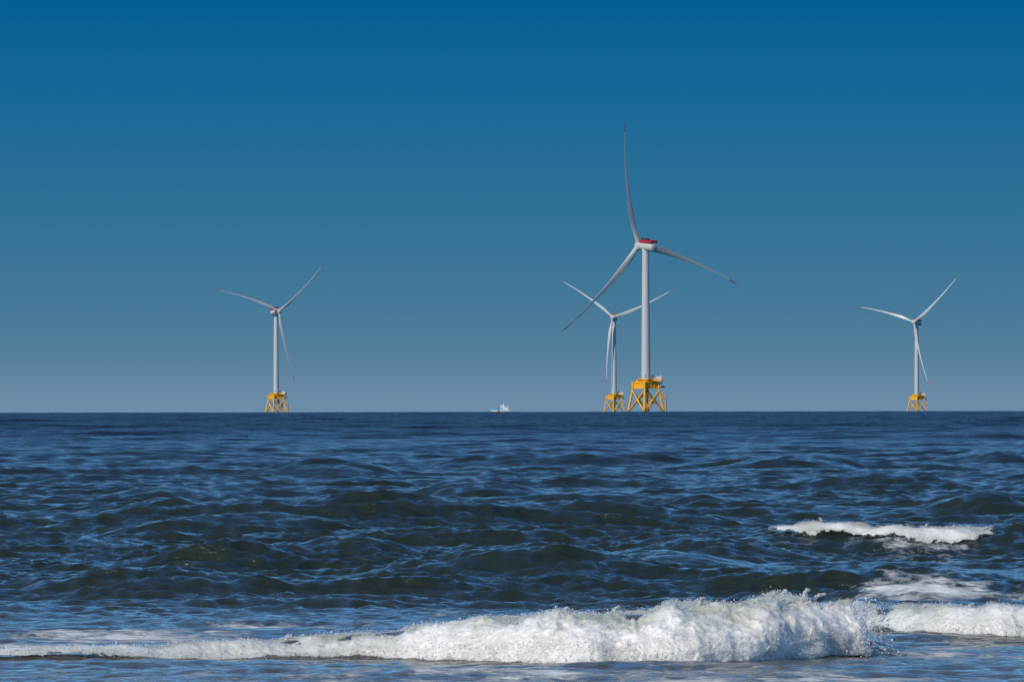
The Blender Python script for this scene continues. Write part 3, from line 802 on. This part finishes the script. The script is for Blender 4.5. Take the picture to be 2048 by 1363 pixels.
# ------------------------------------------------------------------ work boat on the horizon
BM = dict(hull=paint('hull_white', (0.70, 0.70, 0.67), 0.4, 0.08, 1.5), blue=paint('bulwark_blue', (0.10, 0.42, 0.66), 0.4, 0.1, 1.5),
          boot=paint('bottom_paint', (0.03, 0.035, 0.04), 0.6, 0.2, 1.5), glass=paint('window_glass', (0.02, 0.025, 0.03), 0.08, 0.1, 1.5),
          navy=paint('navy_cover', (0.05, 0.07, 0.22), 0.6, 0.2, 1.5), rust=paint('rust_brown', (0.36, 0.15, 0.05), 0.7, 0.3, 2.0), cream=paint('cabin_cream', (0.74, 0.72, 0.64), 0.4, 0.08, 1.5))
dB = 4600.0; sc = FOC / dB
boat = bpy.data.objects.new('work_boat', None); COL.objects.link(boat)
boat.location = (px_x(1001.5, dB), dB, drop(dB) + 0.5)
tag(boat, 'small white and light blue work boat on the horizon, wheelhouse towards its stern', 'boat')
def hull_ring(x, w, z0, z1, rake=0.0):
    return [(x, -w * .97, z0), (x + rake, -w, z1), (x + rake, w, z1), (x, w * .97, z0)]
def station(t):      # t 0 bow .. 1 stern, returns x, half width
    return -5.9 + 11.3 * t, 1.75 * (1 - (1 - min(1, t * 1.9)) ** 2.2) + .06
b = MB(); rings = []
for t in (0, .06, .14, .25, .4, .6, .8, 1.0):
    x, w = station(t); rings.append(hull_ring(x + .5 * (1 - t), w, .06, .85, -.45 * (1 - t)))
b.loft(rings, True, False); b.build('hull', BM['hull'], boat)
b = MB(); rings = []
for t in (0, .06, .14, .25, .4, .6, .8, .98):
    x, w = station(t); x += .05 * (1 - t); hi = 1.55 - .6 * sstep(.35, .75, t) + .12 * (1 - t)
    rings.append([(x, -w * 1.0 - .02, .85), (x - .35 * (1 - t), -w * 1.05 - .02, hi), (x - .35 * (1 - t), w * 1.05 + .02, hi), (x, w * 1.0 + .02, .85)])
b.loft(rings, True, False); b.build('bulwark', BM['blue'], boat)
b = MB(); rings = []
for t in (0.03, .14, .25, .4, .6, .8, 1.0):
    x, w = station(t); rings.append(hull_ring(x + .6 * (1 - t), w * .9, -.7, .06))
b.loft(rings, True, False); b.build('bottom', BM['boot'], boat)
b = MB(); b.box((1.9, 0, 1.75), (4.6, 2.7, 1.5), 0, .96); cab = b.build('cabin', BM['hull'], boat)
for y in (-1.30, 1.30): MB().box((.65, y, 1.98), (1.4, .12, .42)).build('window', BM['glass'], cab)
b = MB(); b.box((.95, 0, 3.3), (2.2, 2.2, 1.6), 0, .86); b.box((.9, 0, 4.14), (2.2, 2.1, .1)); wh = b.build('wheelhouse', BM['cream'], boat)
for c_, d_ in (((.55, -1.03, 3.52), (.8, .12, .42)), ((.55, 1.03, 3.52), (.8, .12, .42)), ((-.09, 0, 3.5), (.12, 1.5, .42))): MB().box(c_, d_).build('window', BM['glass'], wh)
b = MB(); b.tube((1.7, 0, 4.1), (1.7, 0, 5.4), .09, .05, 8); b.box((1.7, 0, 4.9), (.16, 1.5, .1)); b.tube((1.7, 0, 4.95), (1.7, 0, 5.15), .3, .3, 12); b.build('mast', BM['hull'], boat)
b = MB()
for x in (2.2, 3.1, 4.0):
    for y in (-1.25, 1.25): b.tube((x, y, 2.45), (x, y, 3.5), .07, .07, 6)
for y in (-1.25, 1.25): b.tube((2.1, y, 3.5), (4.15, y, 3.5), .08, .08, 6); b.tube((2.1, y, 3.0), (4.15, y, 3.0), .05, .05, 6)
b.tube((4.15, -1.25, 3.5), (4.7, -1.25, .9), .08, .08, 6); b.tube((4.15, 1.25, 3.5), (4.7, 1.25, .9), .08, .08, 6); b.tube((4.15, -1.25, 3.5), (4.15, 1.25, 3.5), .07, .07, 6)
b.build('gantry', BM['hull'], boat)
b = MB(); b.box((-1.3, 0, 1.85), (1.7, 1.5, .7), 0, .9); b.build('deck_box', BM['navy'], boat)
b = MB(); b.box((-1.4, -1.84, .48), (1.1, .14, .6)); b.build('fender', BM['rust'], boat)
b = MB(); b.tube((-5.6, 0, 1.6), (-5.6, 0, 2.2), .05, .05, 6); b.tube((-4.4, -1.0, 1.6), (-4.4, -1.0, 2.1), .05, .05, 6); b.tube((-4.4, 1.0, 1.6), (-4.4, 1.0, 2.1), .05, .05, 6); b.tube((-5.6, 0, 2.15), (-4.4, -1.0, 2.05), .05, .05, 6); b.tube((-5.6, 0, 2.15), (-4.4, 1.0, 2.05), .05, .05, 6)
b.build('bow_rail', BM['hull'], boat)
b = MB(); b.box((5.75, 0, .35), (.9, 2.6, .18)); b.tube((5.9, -1.1, .3), (5.9, -1.1, 1.2), .07, .07, 6); b.tube((5.9, 1.1, .3), (5.9, 1.1, 1.2), .07, .07, 6); b.build('stern_platform', BM['hull'], boat)
